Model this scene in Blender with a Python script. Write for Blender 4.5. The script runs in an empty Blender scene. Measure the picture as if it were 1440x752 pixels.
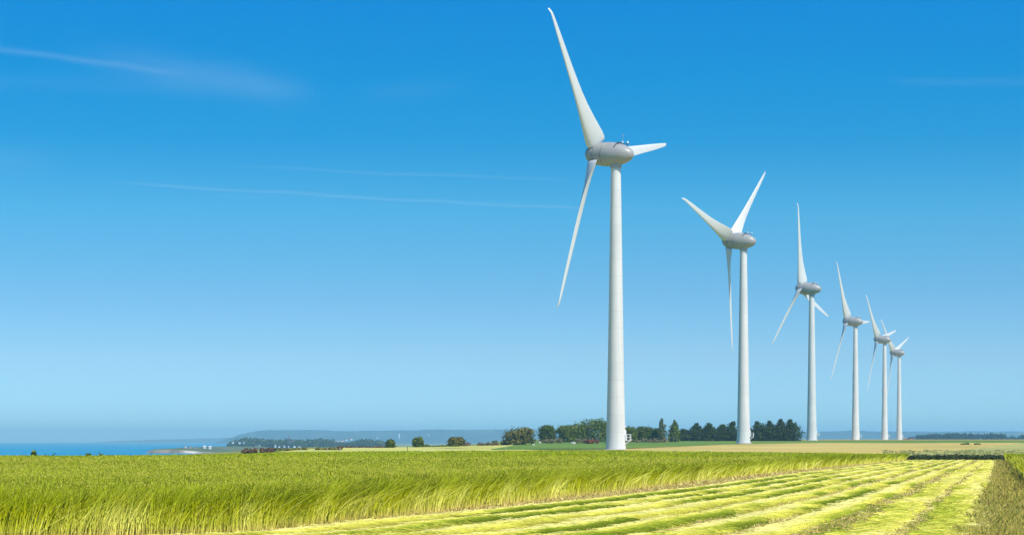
import bpy, math, random
import numpy as np
from mathutils import Matrix, Vector

random.seed(7)
RNG = np.random.default_rng(11)
SC = bpy.context.scene
COL = SC.collection
R = math.radians
F = 3000.0                     # focal length in photograph pixels: used only to turn measured angles into metres
EYE = 1.7


# ------------------------------------------------------------------ helpers
def smooth(a, b, x):
    t = np.clip((x - a) / (b - a), 0, 1)
    return t * t * (3 - 2 * t)


_TAB = RNG.random((256, 256))


def vnoise(x, y):
    x = np.asarray(x, float); y = np.asarray(y, float)
    xi = np.floor(x).astype(int); yi = np.floor(y).astype(int)
    fx = x - xi; fy = y - yi
    fx = fx * fx * (3 - 2 * fx); fy = fy * fy * (3 - 2 * fy)
    g = lambda a, b: _TAB[a & 255, b & 255]
    return ((g(xi, yi) * (1 - fx) + g(xi + 1, yi) * fx) * (1 - fy)
            + (g(xi, yi + 1) * (1 - fx) + g(xi + 1, yi + 1) * fx) * fy)


def fbm(x, y, o=3):
    v = 0; a = .5; s = 0
    for k in range(o):
        v = v + a * vnoise(x * 2 ** k + 17 * k, y * 2 ** k + 31 * k); s += a; a *= .5
    return v / s


_PR = np.array([-400, 0, 40, 237, 300, 400, 470, 580, 687, 800, 916, 1250, 1600, 1900, 2300, 3000, 30000.])
_ZR = np.array([.1, .1, 0, -.5, -.42, -.25, -.16, .25, .78, 1.4, 1.95, 2.35, 2.75, 2.6, -1, -8, -12.])
_PL = np.array([-400, 0, 40, 237, 300, 400, 550, 620, 700, 1000, 1500, 2000, 3000, 30000.])
_ZL = np.array([.1, .1, 0, -.5, -.42, -.26, -.06, -.02, -.6, -3, -5.5, -7, -8.5, -13.])


def T(X, d):
    """height of the land"""
    X = np.asarray(X, float); d = np.asarray(d, float)
    zr = sum(np.interp(d + k, _PR, _ZR) for k in (-14, -5, 5, 14)) / 4
    zl = sum(np.interp(d + k, _PL, _ZL) for k in (-14, -5, 5, 14)) / 4
    a = smooth(-.055, .01, X / np.maximum(d, 150))
    z = zl * (1 - a) + zr * a
    drop = .06 * np.maximum(0, -(X + .09 * d) - 5) * smooth(150, 300, d)
    return np.maximum(z - drop, -13.5)


def new_mesh(name, V, Fc, mats, parent=None, smoothf=True, midx=None, col=None, loop=4):
    me = bpy.data.meshes.new(name)
    V = np.asarray(V, np.float32)
    if isinstance(Fc, np.ndarray):
        n, k = Fc.shape
        me.vertices.add(len(V)); me.vertices.foreach_set('co', V.ravel())
        me.loops.add(n * k); me.loops.foreach_set('vertex_index', Fc.astype(np.int32).ravel())
        me.polygons.add(n)
        me.polygons.foreach_set('loop_start', np.arange(0, n * k, k, dtype=np.int32))
        me.polygons.foreach_set('loop_total', np.full(n, k, np.int32))
        if midx is not None:
            me.polygons.foreach_set('material_index', np.asarray(midx, np.int32))
        me.update(calc_edges=True)
    else:
        me.from_pydata(V.tolist(), [], Fc)
        if midx is not None:
            for p, i in zip(me.polygons, midx): p.material_index = int(i)
    if col is not None:
        a = me.attributes.new('col', 'FLOAT_COLOR', 'POINT')
        c = np.ones((len(V), 4), np.float32); c[:, :3] = col
        a.data.foreach_set('color', c.ravel())
    for m in (mats if isinstance(mats, (list, tuple)) else [mats]): me.materials.append(m)
    if smoothf: me.polygons.foreach_set('use_smooth', np.ones(len(me.polygons), bool))
    o = bpy.data.objects.new(name, me); COL.objects.link(o)
    if parent: o.parent = parent
    return o


class MB:
    """gathers shapes into one mesh"""
    def __init__(s): s.v = []; s.f = []; s.m = []
    def add(s, V, Fc, mi=0):
        b = len(s.v); s.v += [tuple(p) for p in V]; s.f += [tuple(b + i for i in f) for f in Fc]; s.m += [mi] * len(Fc); return s
    def box(s, c, d, rz=0, mi=0):
        x, y, z = d[0] / 2, d[1] / 2, d[2] / 2
        cs, sn = math.cos(rz), math.sin(rz)
        V = [(c[0] + a * x * cs - b * y * sn, c[1] + a * x * sn + b * y * cs, c[2] + e * z) for e in (-1, 1) for a, b in ((-1, -1), (1, -1), (1, 1), (-1, 1))]
        return s.add(V, [(3, 2, 1, 0), (4, 5, 6, 7), (0, 1, 5, 4), (1, 2, 6, 5), (2, 3, 7, 6), (3, 0, 4, 7)], mi)
    def tube(s, p, q, r0, r1=None, n=10, mi=0):
        r1 = r0 if r1 is None else r1
        p = Vector(p); q = Vector(q); d = (q - p).normalized()
        a = d.orthogonal().normalized(); b = d.cross(a)
        V = [c + (a * math.cos(t) + b * math.sin(t)) * r for c, r in ((p, r0), (q, r1)) for t in [2 * math.pi * i / n for i in range(n)]]
        Fc = [(i, (i + 1) % n, n + (i + 1) % n, n + i) for i in range(n)] + [tuple(range(n - 1, -1, -1)), tuple(range(n, 2 * n))]
        return s.add(V, Fc, mi)
    def lathe(s, prof, n=32, axis='z', mi=0):
        V = []; Fc = []
        for (h, r) in prof:
            for i in range(n):
                t = 2 * math.pi * i / n
                V.append((r * math.cos(t), r * math.sin(t), h) if axis == 'z' else (r * math.cos(t), h, -r * math.sin(t)))
        for k in range(len(prof) - 1):
            for i in range(n):
                Fc.append((k * n + i, k * n + (i + 1) % n, (k + 1) * n + (i + 1) % n, (k + 1) * n + i))
        Fc.append(tuple(range(n - 1, -1, -1))); Fc.append(tuple(range((len(prof) - 1) * n, len(prof) * n)))
        return s.add(V, Fc, mi)
    def build(s, name, mats, parent=None, smoothf=True, angle=40):
        o = new_mesh(name, s.v, s.f, mats, parent, smoothf, s.m)
        if smoothf:
            try: o.data.set_sharp_from_angle(angle=R(angle))
            except Exception: pass
        return o


def empty(name, loc, rz=0):
    o = bpy.data.objects.new(name, None); COL.objects.link(o)
    o.location = loc; o.rotation_euler = (0, 0, rz); o.empty_display_size = .5
    return o


def tag(o, label=None, cat=None, group=None, kind=None):
    if label: o['label'] = label
    if cat: o['category'] = cat
    if group: o['group'] = group
    if kind: o['kind'] = kind
    return o


# ------------------------------------------------------------------ materials
class NT:
    def __init__(s, nt): s.t = nt
    def n(s, typ, **kw):
        x = s.t.nodes.new(typ)
        for k, v in kw.items():
            if k.startswith('i_'):
                key = k[2:]
                x.inputs[int(key) if key.isdigit() else key.replace('_', ' ')].default_value = v
            else: setattr(x, k, v)
        return x
    def l(s, a, b): s.t.links.new(a, b)
    def math(s, op, a, b=None, c=None, clamp=False):
        x = s.n('ShaderNodeMath', operation=op); x.use_clamp = clamp
        for i, v in enumerate((a, b, c)):
            if v is None: continue
            if isinstance(v, (int, float)): x.inputs[i].default_value = v
            else: s.l(v, x.inputs[i])
        return x.outputs[0]
    def mix(s, fac, a, b, blend='MIX'):
        x = s.n('ShaderNodeMix', data_type='RGBA', blend_type=blend)
        for i, v in ((0, fac), (6, a), (7, b)):
            if isinstance(v, (int, float)): x.inputs[i].default_value = v
            elif isinstance(v, tuple): x.inputs[i].default_value = (*v, 1)
            else: s.l(v, x.inputs[i])
        return x.outputs[2]
    def ramp(s, fac, stops, interp='LINEAR'):
        x = s.n('ShaderNodeValToRGB'); e = x.color_ramp; e.interpolation = interp
        while len(e.elements) < len(stops): e.elements.new(.5)
        for el, (p, c) in zip(e.elements, stops):
            el.position = p; el.color = (*c, 1) if len(c) == 3 else c
        s.l(fac, x.inputs[0]); return x.outputs[0]


def mat(name):
    m = bpy.data.materials.new(name); m.use_nodes = True
    t = NT(m.node_tree); b = m.node_tree.nodes['Principled BSDF']
    return m, t, b


def pos_noise(t, scale, vec_scale=(1, 1, 1), detail=4, rough=.6):
    g = t.n('ShaderNodeNewGeometry'); mp = t.n('ShaderNodeMapping'); mp.inputs['Scale'].default_value = vec_scale
    t.l(g.outputs['Position'], mp.inputs[0])
    nz = t.n('ShaderNodeTexNoise', i_Scale=scale, i_Detail=detail, i_Roughness=rough)
    t.l(mp.outputs[0], nz.inputs['Vector'])
    return nz.outputs['Fac']


def simple(name, c, rough=.7, var=.15, scale=3, spec=.3, metallic=0):
    m, t, b = mat(name)
    f = pos_noise(t, scale)
    c2 = tuple(min(1, x * (1 - var)) for x in c); c3 = tuple(min(1, x * (1 + var)) for x in c)
    t.l(t.ramp(f, [(.3, c2), (.7, c3)]), b.inputs['Base Color'])
    b.inputs['Roughness'].default_value = rough; b.inputs['Specular IOR Level'].default_value = spec
    b.inputs['Metallic'].default_value = metallic
    return m


def leaf_mat(name, trans=.35, up=0.0):
    """uses the 'col' colours; leaves and stalks let some light through"""
    m, t, b = mat(name)
    a = t.n('ShaderNodeAttribute', attribute_name='col')
    out = m.node_tree.nodes['Material Output']
    d = t.n('ShaderNodeBsdfDiffuse'); tr = t.n('ShaderNodeBsdfTranslucent')
    if up:
        g = t.n('ShaderNodeNewGeometry')
        v1 = t.n('ShaderNodeVectorMath', operation='SCALE'); v1.inputs['Scale'].default_value = 1 - up; t.l(g.outputs['Normal'], v1.inputs[0])
        v2 = t.n('ShaderNodeVectorMath', operation='ADD'); t.l(v1.outputs[0], v2.inputs[0]); v2.inputs[1].default_value = (0, 0, up)
        v3 = t.n('ShaderNodeVectorMath', operation='NORMALIZE'); t.l(v2.outputs[0], v3.inputs[0]); t.l(v3.outputs[0], d.inputs['Normal'])
    t.l(a.outputs['Color'], d.inputs['Color']); t.l(a.outputs['Color'], tr.inputs['Color'])
    mx = t.n('ShaderNodeMixShader'); mx.inputs[0].default_value = trans
    t.l(d.outputs[0], mx.inputs[1]); t.l(tr.outputs[0], mx.inputs[2]); t.l(mx.outputs[0], out.inputs['Surface'])
    m.node_tree.nodes.remove(b)
    return m


def field(name, stops, scale, vs=(1, 1, 1), bump=.3, scale2=None, amt2=.25):
    m, t, b = mat(name)
    f = pos_noise(t, scale, vs, 6, .65)
    c = t.ramp(f, stops)
    f2 = pos_noise(t, scale2 or scale * 14, (1, .35, 1), 3)
    c = t.mix(amt2, c, t.ramp(f2, [(.3, (.35, .35, .35)), (.7, (1, 1, 1))]), 'MULTIPLY')
    t.l(c, b.inputs['Base Color']); b.inputs['Roughness'].default_value = .95; b.inputs['Specular IOR Level'].default_value = .1
    bp = t.n('ShaderNodeBump', i_Strength=bump, i_Distance=.1); t.l(f2, bp.inputs['Height']); t.l(bp.outputs[0], b.inputs['Normal'])
    return m


def tower_paint():
    m, t, b = mat('tower_paint')
    tc = t.n('ShaderNodeTexCoord'); sp = t.n('ShaderNodeSeparateXYZ'); t.l(tc.outputs['Object'], sp.inputs[0])
    # joints between the tower sections, and faint vertical weather streaks
    fr = t.math('FRACT', t.math('DIVIDE', sp.outputs['Z'], 3.8))
    joint = t.math('LESS_THAN', fr, .03)
    mp = t.n('ShaderNodeMapping'); mp.inputs['Scale'].default_value = (1, 1, .06); t.l(tc.outputs['Object'], mp.inputs[0])
    nz = t.n('ShaderNodeTexNoise', i_Scale=1.6, i_Detail=5); t.l(mp.outputs[0], nz.inputs['Vector'])
    c = t.ramp(nz.outputs['Fac'], [(.25, (.58, .57, .535)), (.75, (.68, .665, .625))])
    sec = t.n('ShaderNodeTexWhiteNoise', noise_dimensions='1D'); t.l(t.math('FLOOR', t.math('DIVIDE', sp.outputs['Z'], 3.8)), sec.inputs['W'])
    c = t.mix(1, c, t.ramp(sec.outputs['Value'], [(0, (.95, .95, .95)), (1, (1, 1, 1))]), 'MULTIPLY')
    c = t.mix(t.math('MULTIPLY', joint, .3), c, (.34, .34, .33))
    t.l(c, b.inputs['Base Color']); b.inputs['Roughness'].default_value = .5; b.inputs['Specular IOR Level'].default_value = .3
    return m


def blade_paint(name, c, var=.05):
    m, t, b = mat(name)
    tc = t.n('ShaderNodeTexCoord'); nz = t.n('ShaderNodeTexNoise', i_Scale=.5, i_Detail=6)
    t.l(tc.outputs['Object'], nz.inputs['Vector'])
    t.l(t.ramp(nz.outputs['Fac'], [(.3, tuple(x * (1 - var) for x in c)), (.7, c)]), b.inputs['Base Color'])
    b.inputs['Roughness'].default_value = .38; b.inputs['Specular IOR Level'].default_value = .4
    return m


M = {}
M['tower'] = tower_paint()
M['blade'] = blade_paint('blade_paint', (.66, .65, .615))
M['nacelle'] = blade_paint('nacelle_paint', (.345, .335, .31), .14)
M['dark'] = simple('dark_metal', (.07, .07, .075), .5)
M['grey'] = simple('grey_metal', (.33, .34, .35), .5)
M['white'] = simple('white_paint', (.8, .8, .8), .5, .03)
M['seam'] = simple('shadow_gap', (.16, .16, .165), .7)
M['leaf'] = leaf_mat('leaves', .25)
M['stalk'] = leaf_mat('flax_stalks', .3, .6)
M['straw'] = leaf_mat('laid_flax', .12)
M['bark'] = simple('bark', (.11, .08, .055), .9, .3, 2)
M['stone'] = simple('stone', (.42, .38, .32), .9, .25, 2)
M['render'] = simple('white_render', (.62, .61, .59), .8, .03)
M['slate'] = simple('slate_roof', (.12, .13, .15), .7)
M['redtile'] = simple('red_tile', (.42, .13, .08), .8, .2, 2)
M['church'] = simple('church_stone', (.07, .07, .08), .8)


# ------------------------------------------------------------------ camera, sun, sky
cam = bpy.data.cameras.new('camera'); co = bpy.data.objects.new('camera', cam); COL.objects.link(co)
co.location = (0, 0, EYE); co.rotation_euler = (R(90), 0, 0)
cam.sensor_width = 36; cam.lens = 75; cam.shift_y = (620 - 376) / 1440
cam.clip_start = .1; cam.clip_end = 60000
SC.camera = co

SUN_EL, SUN_AZ = 50, 43          # azimuth measured from straight behind the camera towards the right
sx = math.sin(R(SUN_AZ)) * math.cos(R(SUN_EL)); sy = -math.cos(R(SUN_AZ)) * math.cos(R(SUN_EL)); sz = math.sin(R(SUN_EL))
sl = bpy.data.lights.new('sun', 'SUN'); sl.energy = 3.9; sl.angle = R(.5); sl.color = (1, .955, .88)
so = bpy.data.objects.new('sun', sl); COL.objects.link(so)
so.rotation_euler = Vector((sx, sy, sz)).to_track_quat('Z', 'Y').to_euler()
so.location = (60, -60, 90)

w = bpy.data.worlds.new('World'); SC.world = w; w.use_nodes = True
t = NT(w.node_tree); bg = w.node_tree.nodes['Background']
tc = t.n('ShaderNodeTexCoord')
sp = t.n('ShaderNodeSeparateXYZ'); t.l(tc.outputs['Generated'], sp.inputs[0])
hyp = t.math('SQRT', t.math('ADD', t.math('MULTIPLY', sp.outputs['X'], sp.outputs['X']), t.math('MULTIPLY', sp.outputs['Y'], sp.outputs['Y'])))
# steeper fall of brightness with height than plain Nishita (polarised look)
zz = t.math('MULTIPLY', t.math('ABSOLUTE', sp.outputs['Z']), 2.6)
cb = t.n('ShaderNodeCombineXYZ'); t.l(sp.outputs['X'], cb.inputs[0]); t.l(sp.outputs['Y'], cb.inputs[1]); t.l(zz, cb.inputs[2])
nrm = t.n('ShaderNodeVectorMath', operation='NORMALIZE'); t.l(cb.outputs[0], nrm.inputs[0])
sky = t.n('ShaderNodeTexSky', sky_type='NISHITA'); sky.sun_disc = False
sky.sun_elevation = R(SUN_EL); sky.sun_rotation = R(180 - SUN_AZ)
sky.altitude = 0; sky.air_density = 1.0; sky.dust_density = .2; sky.ozone_density = 3.0
t.l(nrm.outputs[0], sky.inputs[0])
elev = t.math('DIVIDE', sp.outputs['Z'], t.math('MAXIMUM', hyp, .001))
tint = t.ramp(elev, [(0, (.32, .55, .80)), (.022, (.35, .52, .66)), (.04, (.40, .535, .60)), (.073, (.315, .585, .645)), (.107, (.205, .685, .74)), (.14, (.05, .64, .80)), (.17, (.008, .66, .88)), (.203, (.0, .66, .98)), (.5, (.004, .55, .95))])
skyc = t.mix(1, sky.outputs[0], tint, 'MULTIPLY')
# vapour trails and a thin veil, given as directions in the far sky (x/y, z/y)
az = t.math('DIVIDE', sp.outputs['X'], t.math('MAXIMUM', sp.outputs['Y'], .05))
front = t.math('GREATER_THAN', sp.outputs['Y'], .1)
cv = t.n('ShaderNodeCombineXYZ'); t.l(az, cv.inputs[0]); t.l(elev, cv.inputs[1])


def cnoise(scale, sx_, sy_, det=5):
    mp = t.n('ShaderNodeMapping'); mp.inputs['Scale'].default_value = (sx_, sy_, 1); t.l(cv.outputs[0], mp.inputs[0])
    nz = t.n('ShaderNodeTexNoise', i_Scale=scale, i_Detail=det, i_Roughness=.6); t.l(mp.outputs[0], nz.inputs['Vector']); return nz.outputs['Fac']


wob = t.math('MULTIPLY', t.math('SUBTRACT', cnoise(18, 1, 1, 3), .5), .004)
patchy = cnoise(25, 1, 6, 4)


def trail(px0, py0, px1, py1, wid, power, fade0, fade1, up=1.0):
    u0, v0, u1, v1 = (px0 - 720) / F, (620 - py0) / F, (px1 - 720) / F, (620 - py1) / F
    k = (v1 - v0) / (u1 - u0)
    line = t.math('ADD', t.math('MULTIPLY', az, k), v0 - k * u0)
    dv = t.math('SUBTRACT', t.math('ADD', elev, wob if wid > .0009 else t.math('MULTIPLY', wob, .35)), line)
    q = t.math('DIVIDE', dv, wid / F if wid > 1 else wid)
    g = t.math('POWER', 2.718, t.math('MULTIPLY', t.math('MULTIPLY', q, q), -1))
    a = t.n('ShaderNodeMapRange', interpolation_type='SMOOTHSTEP'); t.l(az, a.inputs[0]); a.inputs[1].default_value = u0; a.inputs[2].default_value = u0 + fade0 / F
    b_ = t.n('ShaderNodeMapRange', interpolation_type='SMOOTHSTEP'); t.l(az, b_.inputs[0]); b_.inputs[1].default_value = u1; b_.inputs[2].default_value = u1 - fade1 / F
    g = t.math('MULTIPLY', g, t.math('MULTIPLY', a.outputs[0], b_.outputs[0]))
    g = t.math('MULTIPLY', g, t.math('ADD', .45, patchy))
    return t.math('MULTIPLY', g, power)


trails = [trail(-120, 70, 330, 118, 4.5, .2, 20, 200), trail(60, 82, 470, 138, 22, .2, 200, 120), trail(-60, 128, 480, 128, 13, .05, 60, 150),
          trail(110, 259.5, 870, 296, 2.0, .22, 160, 90), trail(290, 235, 860, 256, 2.0, .13, 130, 160), trail(250, 277, 520, 281, 2.2, .06, 100, 160),
          trail(1220, 121, 1480, 131, 6, .08, 90, 50), trail(470, 135, 700, 118, 14, .05, 90, 120), trail(-60, 232, 110, 240, 22, .07, 20, 90), trail(850, 292, 1040, 300, 2.2, .08, 40, 100)]
tot = trails[0]
for x in trails[1:]: tot = t.math('ADD', tot, x)
tot = t.math('MULTIPLY', t.math('MULTIPLY', tot, .25), front, clamp=True)
skyc = t.mix(tot, skyc, (4.6, 4.9, 5.2))
t.l(skyc, bg.inputs['Color']); bg.inputs['Strength'].default_value = .15

SC.view_settings.view_transform = 'Standard'; SC.view_settings.look = 'None'
SC.view_settings.exposure = .55; SC.view_settings.gamma = 1; SC.view_settings.use_curve_mapping = False
SC.render.engine = 'CYCLES'
cy = SC.cycles; cy.max_bounces = 6; cy.diffuse_bounces = 3; cy.glossy_bounces = 2; cy.transmission_bounces = 3; cy.volume_bounces = 0
cy.transparent_max_bounces = 4; cy.use_adaptive_sampling = True; cy.adaptive_threshold = .02; cy.caustics_reflective = False; cy.caustics_refractive = False
cy.use_denoising = True
try: cy.denoiser = 'OPENIMAGEDENOISE'; cy.denoising_prefilter = 'ACCURATE'
except Exception: pass

# ------------------------------------------------------------------ haze
HAZE = 1.2e-4
mh = bpy.data.materials.new('haze'); mh.use_nodes = True
ht = NT(mh.node_tree); mh.node_tree.nodes.remove(mh.node_tree.nodes['Principled BSDF'])
pv = ht.n('ShaderNodeVolumePrincipled'); pv.inputs['Color'].default_value = (.46, .88, 1, 1); pv.inputs['Density'].default_value = HAZE; pv.inputs['Anisotropy'].default_value = 0
ht.l(pv.outputs[0], mh.node_tree.nodes['Material Output'].inputs['Volume'])
hz = MB().box((0, 10800, 47), (46000, 22400, 128)).build('haze', mh, smoothf=False)
tag(hz, kind='stuff')

# ------------------------------------------------------------------ land and sea
gx = np.unique(np.concatenate([np.linspace(-200, 200, 81), np.linspace(200, 900, 36), np.linspace(-900, -200, 36), np.linspace(900, 6000, 26), np.linspace(-6000, -900, 26)]))
gy = np.unique(np.concatenate([np.linspace(-300, 0, 16), np.linspace(0, 1000, 126), np.linspace(1000, 2600, 81), np.linspace(2600, 13000, 53)]))


def grid_faces(nr, nc):
    i = np.arange(nr - 1)[:, None] * nc + np.arange(nc - 1)[None, :]
    return np.stack([i, i + 1, i + nc + 1, i + nc], -1).reshape(-1, 4)


GX, GY = np.meshgrid(gx, gy)
M['land'] = field('rough_grassland', [(.3, (.15, .19, .035)), (.5, (.24, .26, .05)), (.7, (.34, .31, .09))], .03, (1, .4, 1), .3, .6)
tag(new_mesh('ground', np.stack([GX, GY, T(GX, GY)], -1).reshape(-1, 3), grid_faces(len(gy), len(gx)), M['land']), kind='structure')

ms, t2, b2 = mat('sea_water')
f = pos_noise(t2, .012, (1, .25, 1), 5)
t2.l(t2.ramp(f, [(.3, (.004, .21, .34)), (.7, (.008, .27, .42))]), b2.inputs['Base Color']); b2.inputs['Roughness'].default_value = .55
b2.inputs['Specular IOR Level'].default_value = .25
bp = t2.n('ShaderNodeBump', i_Strength=.8, i_Distance=1.0); t2.l(pos_noise(t2, .3, (1, 1, 1), 4), bp.inputs['Height']); t2.l(bp.outputs[0], b2.inputs['Normal'])
SEA = -10.0
V = [(-20000, 900, SEA), (2000, 900, SEA), (2000, 21000, SEA), (-20000, 21000, SEA)]
tag(new_mesh('sea', V, [(0, 1, 2, 3)], ms), kind='structure')


def strips(name, rows, matl, lift=.03, nc=40, dd=7):
    rows = np.array(rows, float)
    d = np.arange(rows[0, 0], rows[-1, 0] + .1, dd)
    xl = np.interp(d, rows[:, 0], rows[:, 1]); xr = np.interp(d, rows[:, 0], rows[:, 2])
    u = np.linspace(0, 1, nc)[None, :]
    X = xl[:, None] * (1 - u) + xr[:, None] * u; D = np.repeat(d[:, None], nc, 1)
    return tag(new_mesh(name, np.stack([X, D, T(X, D) + lift], -1).reshape(-1, 3), grid_faces(len(d), nc), matl), kind='structure')


def PX(px, d): return (px - 720) / F * d


# ploughed / cropped strips behind the flax
M['stubble'] = field('stubble', [(.38, (.30, .27, .05)), (.45, (.56, .43, .11)), (.54, (.64, .475, .135)), (.62, (.74, .59, .17))], .06, (.2, 1, 1), .3, 1.2, .4)
M['palefield'] = field('pale_barley', [(.38, (.40, .42, .08)), (.5, (.56, .53, .12)), (.62, (.68, .61, .17))], .06, (.2, 1, 1), .3, 1.2, .3)
M['greycrop'] = field('grey_green_grass', [(.38, (.24, .26, .06)), (.5, (.42, .41, .12)), (.62, (.62, .52, .16))], .07, (.25, 1, 1), .3, 1.0, .4)
M['beetgreen'] = field('green_strip', [(.36, (.09, .18, .022)), (.5, (.14, .25, .03)), (.64, (.25, .30, .06))], .08, (.2, 1, 1), .3, 1.0, .4)
strips('barley_field', [(262, PX(300, 262), PX(900, 262)), (330, PX(330, 330), PX(980, 330)), (480, PX(430, 480), PX(720, 480)), (640, PX(530, 640), PX(738, 640))], M['palefield'], .05)
strips('green_field', [(452, PX(692, 452), PX(696, 452)), (475, PX(690, 475), PX(760, 475)), (490, PX(694, 490), PX(870, 490)), (640, PX(725, 640), PX(1010, 640)), (730, PX(745, 730), PX(1160, 730)), (760, PX(740, 760), PX(1500, 760)), (920, PX(760, 920), PX(1500, 920))], M['beetgreen'], .09, 60)
strips('stubble_field', [(250, PX(1130, 250), PX(1390, 250)), (330, PX(870, 330), PX(1390, 330)), (480, PX(880, 480), PX(1390, 480)), (640, PX(1015, 640), PX(1430, 640)), (745, PX(1170, 745), PX(1450, 745))], M['stubble'], .13, 60)
strips('grass_field', [(240, PX(1270, 240), PX(1480, 240)), (300, PX(1240, 300), PX(1500, 300)), (345, PX(1290, 345), PX(1520, 345)), (420, PX(1340, 420), PX(1540, 420)), (520, PX(1390, 520), PX(1560, 520)), (745, PX(1440, 745), PX(1580, 745))], M['greycrop'], .17, 60)
strips('far_stubble', [(921, PX(1125, 921), PX(1520, 921)), (1800, PX(1125, 1800), PX(1520, 1800))], M['stubble'], .2, 40, 20)


# ------------------------------------------------------------------ far hills
def hill(name, prof, d0, depth, base, matl, nz=.8, nzs=.02):
    px = np.array([p[0] for p in prof], float); py = np.array([p[1] for p in prof], float)
    X = np.arange(PX(px[0], d0), PX(px[-1], d0), 14.0)
    top = EYE + (620 - np.interp(X * F / d0 + 720, px, py)) / F * d0
    v = np.linspace(0, 1, 40)
    sh = np.sin(np.pi * v * .5 / .55).clip(0) * (v <= .55) + np.cos(np.pi * .5 * (v - .55) / .45) * (v > .55)
    D = d0 + (v - .55) * depth
    XX, DD = np.meshgrid(X, D); S = sh[:, None]
    bump = (fbm(XX * nzs, DD * nzs, 4) - .5) * 2 * nz * 3 + (vnoise(XX * .09, DD * .05) - .5) * nz * 2.5
    Z = base + (top[None, :] - base) * S + bump * (S > .1)
    return tag(new_mesh(name, np.stack([XX, DD, Z], -1).reshape(-1, 3), grid_faces(len(D), len(X)), matl), kind='structure')


M['hillfar'] = field('wooded_hill', [(.38, (.012, .035, .018)), (.52, (.025, .055, .025)), (.6, (.07, .1, .05)), (.7, (.2, .19, .09))], .006, (1, .35, 1), .2, .05, .4)
M['headland'] = field('headland_grass', [(.3, (.07, .1, .05)), (.5, (.12, .15, .06)), (.7, (.2, .19, .09))], .02, (1, .5, 1), .2, .3, .3)
hill('distant_hill', [(318, 626), (328, 619), (342, 611), (358, 607), (378, 604.6), (430, 604.4), (500, 606), (560, 605), (600, 604), (650, 605), (700, 603.6), (760, 604.4), (850, 605), (1000, 606), (1140, 606.5), (1230, 606), (1300, 607), (1420, 606.5), (1500, 606), (1700, 607)], 11000, 1600, -15, M['hillfar'], 2.0, .008)
hill('far_coast', [(140, 621.5), (170, 619.5), (200, 618.6), (260, 617), (330, 615), (420, 613)], 15000, 900, -14, M['hillfar'], 1.5)

# chalk headland on the left, with its cliff face
mc, t3, b3 = mat('chalk_cliff')
fz = pos_noise(t3, .06, (1, 1, .5), 5); fx_ = pos_noise(t3, .025, (1, 1, .02), 3)
t3.l(t3.mix(t3.ramp(fx_, [(.52, (0, 0, 0)), (.66, (1, 1, 1))]), t3.ramp(fz, [(.3, (.13, .13, .07)), (.7, (.3, .2, .14))]), t3.ramp(fz, [(.3, (.5, .38, .28)), (.7, (.72, .64, .52))])), b3.inputs['Base Color'])
b3.inputs['Roughness'].default_value = .9
HD = 2080
X = np.arange(PX(203, HD), PX(345, HD), 2.0)
ptop = np.interp(X * F / HD + 720, [203, 209, 225, 245, 262, 280, 300, 345], [635, 631, 630.6, 630.4, 631.5, 633, 634, 634.5])
face = np.interp(X * F / HD + 720, [203, 245, 270, 300, 345], [7.5, 7, 5, 3, 2]) * (.8 + .5 * vnoise(X * .05, X * 0))
zt = EYE + (620 - ptop) / F * HD
off = 8 * (vnoise(X * .06, X * 0 + 3) - .5) + 4 * (vnoise(X * .2, X * 0 + 9) - .5)
rowsV = []
nface = 7
for k in range(nface):
    q = k / (nface - 1)
    rowsV.append(np.stack([X, HD + off + q * 4 + vnoise(X * .3, X * 0 + k) * 2, -14 + (zt - face * 0 + 14 - 1.2) * q], -1))
for k, (dy, dz) in enumerate(((15, .5), (60, 1.2), (140, 2.2), (260, 2.6), (420, 2.4), (600, -2), (800, -9))):
    rowsV.append(np.stack([X - dy * .05 + dy * .12, HD + off * .5 + dy + 4, zt - 1.2 + dz + (fbm(X * .03, X * 0 + dy, 3) - .5) * 1.6], -1))
nr = len(rowsV); fcs = grid_faces(nr, len(X)); mi = (np.arange(len(fcs)) // (len(X) - 1) >= nface - 1).astype(int)
tag(new_mesh('headland_cliff', np.concatenate(rowsV), fcs, [mc, M['headland']], midx=mi), kind='structure')


# ------------------------------------------------------------------ ribbons: stalks, grass, straw
def ribbons(P, W, side, C):
    """P (N,K,3) centre line, W (N,K) half width, side (N,3), C (N,K,3)"""
    N, K = P.shape[:2]
    o = side[:, None, :] * W[:, :, None]
    V = np.stack([P - o, P + o], 2).reshape(-1, 3)
    Cc = np.repeat(C[:, :, None, :], 2, 2).reshape(-1, 3)
    b = (np.arange(N) * K * 2)[:, None] + np.arange(K - 1)[None, :] * 2
    Fc = np.stack([b, b + 1, b + 3, b + 2], -1).reshape(-1, 4)
    return V, Fc, Cc


class Pile:
    def __init__(s): s.V = []; s.F = []; s.C = []; s.n = 0
    def add(s, V, Fc, C):
        s.V.append(V); s.F.append(Fc + s.n); s.C.append(C); s.n += len(V)
    def build(s, name, matl, parent=None):
        return new_mesh(name, np.concatenate(s.V), np.concatenate(s.F), matl, parent, False, col=np.concatenate(s.C))


EDGE = np.array([(-60, 18.0), (-14, 31.5), (-9, 34.2), (-4.9, 37.9), (-3.2, 44.7), (16.3, 129), (43.8, 237)])     # foot of the standing flax
REDGE = np.array([(8, 5.0), (15.6, 55), (18.6, 76), (45.6, 196), (55.0, 238)])                                  # foot of the flax right of the track
TRACK = np.array([(-1, -2.0), (9.35, 42.5), (37.4, 165), (53.6, 237)])                            # where the cut flax ends


def edge_x(d, E): return np.interp(d, E[:, 1], E[:, 0])


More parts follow.
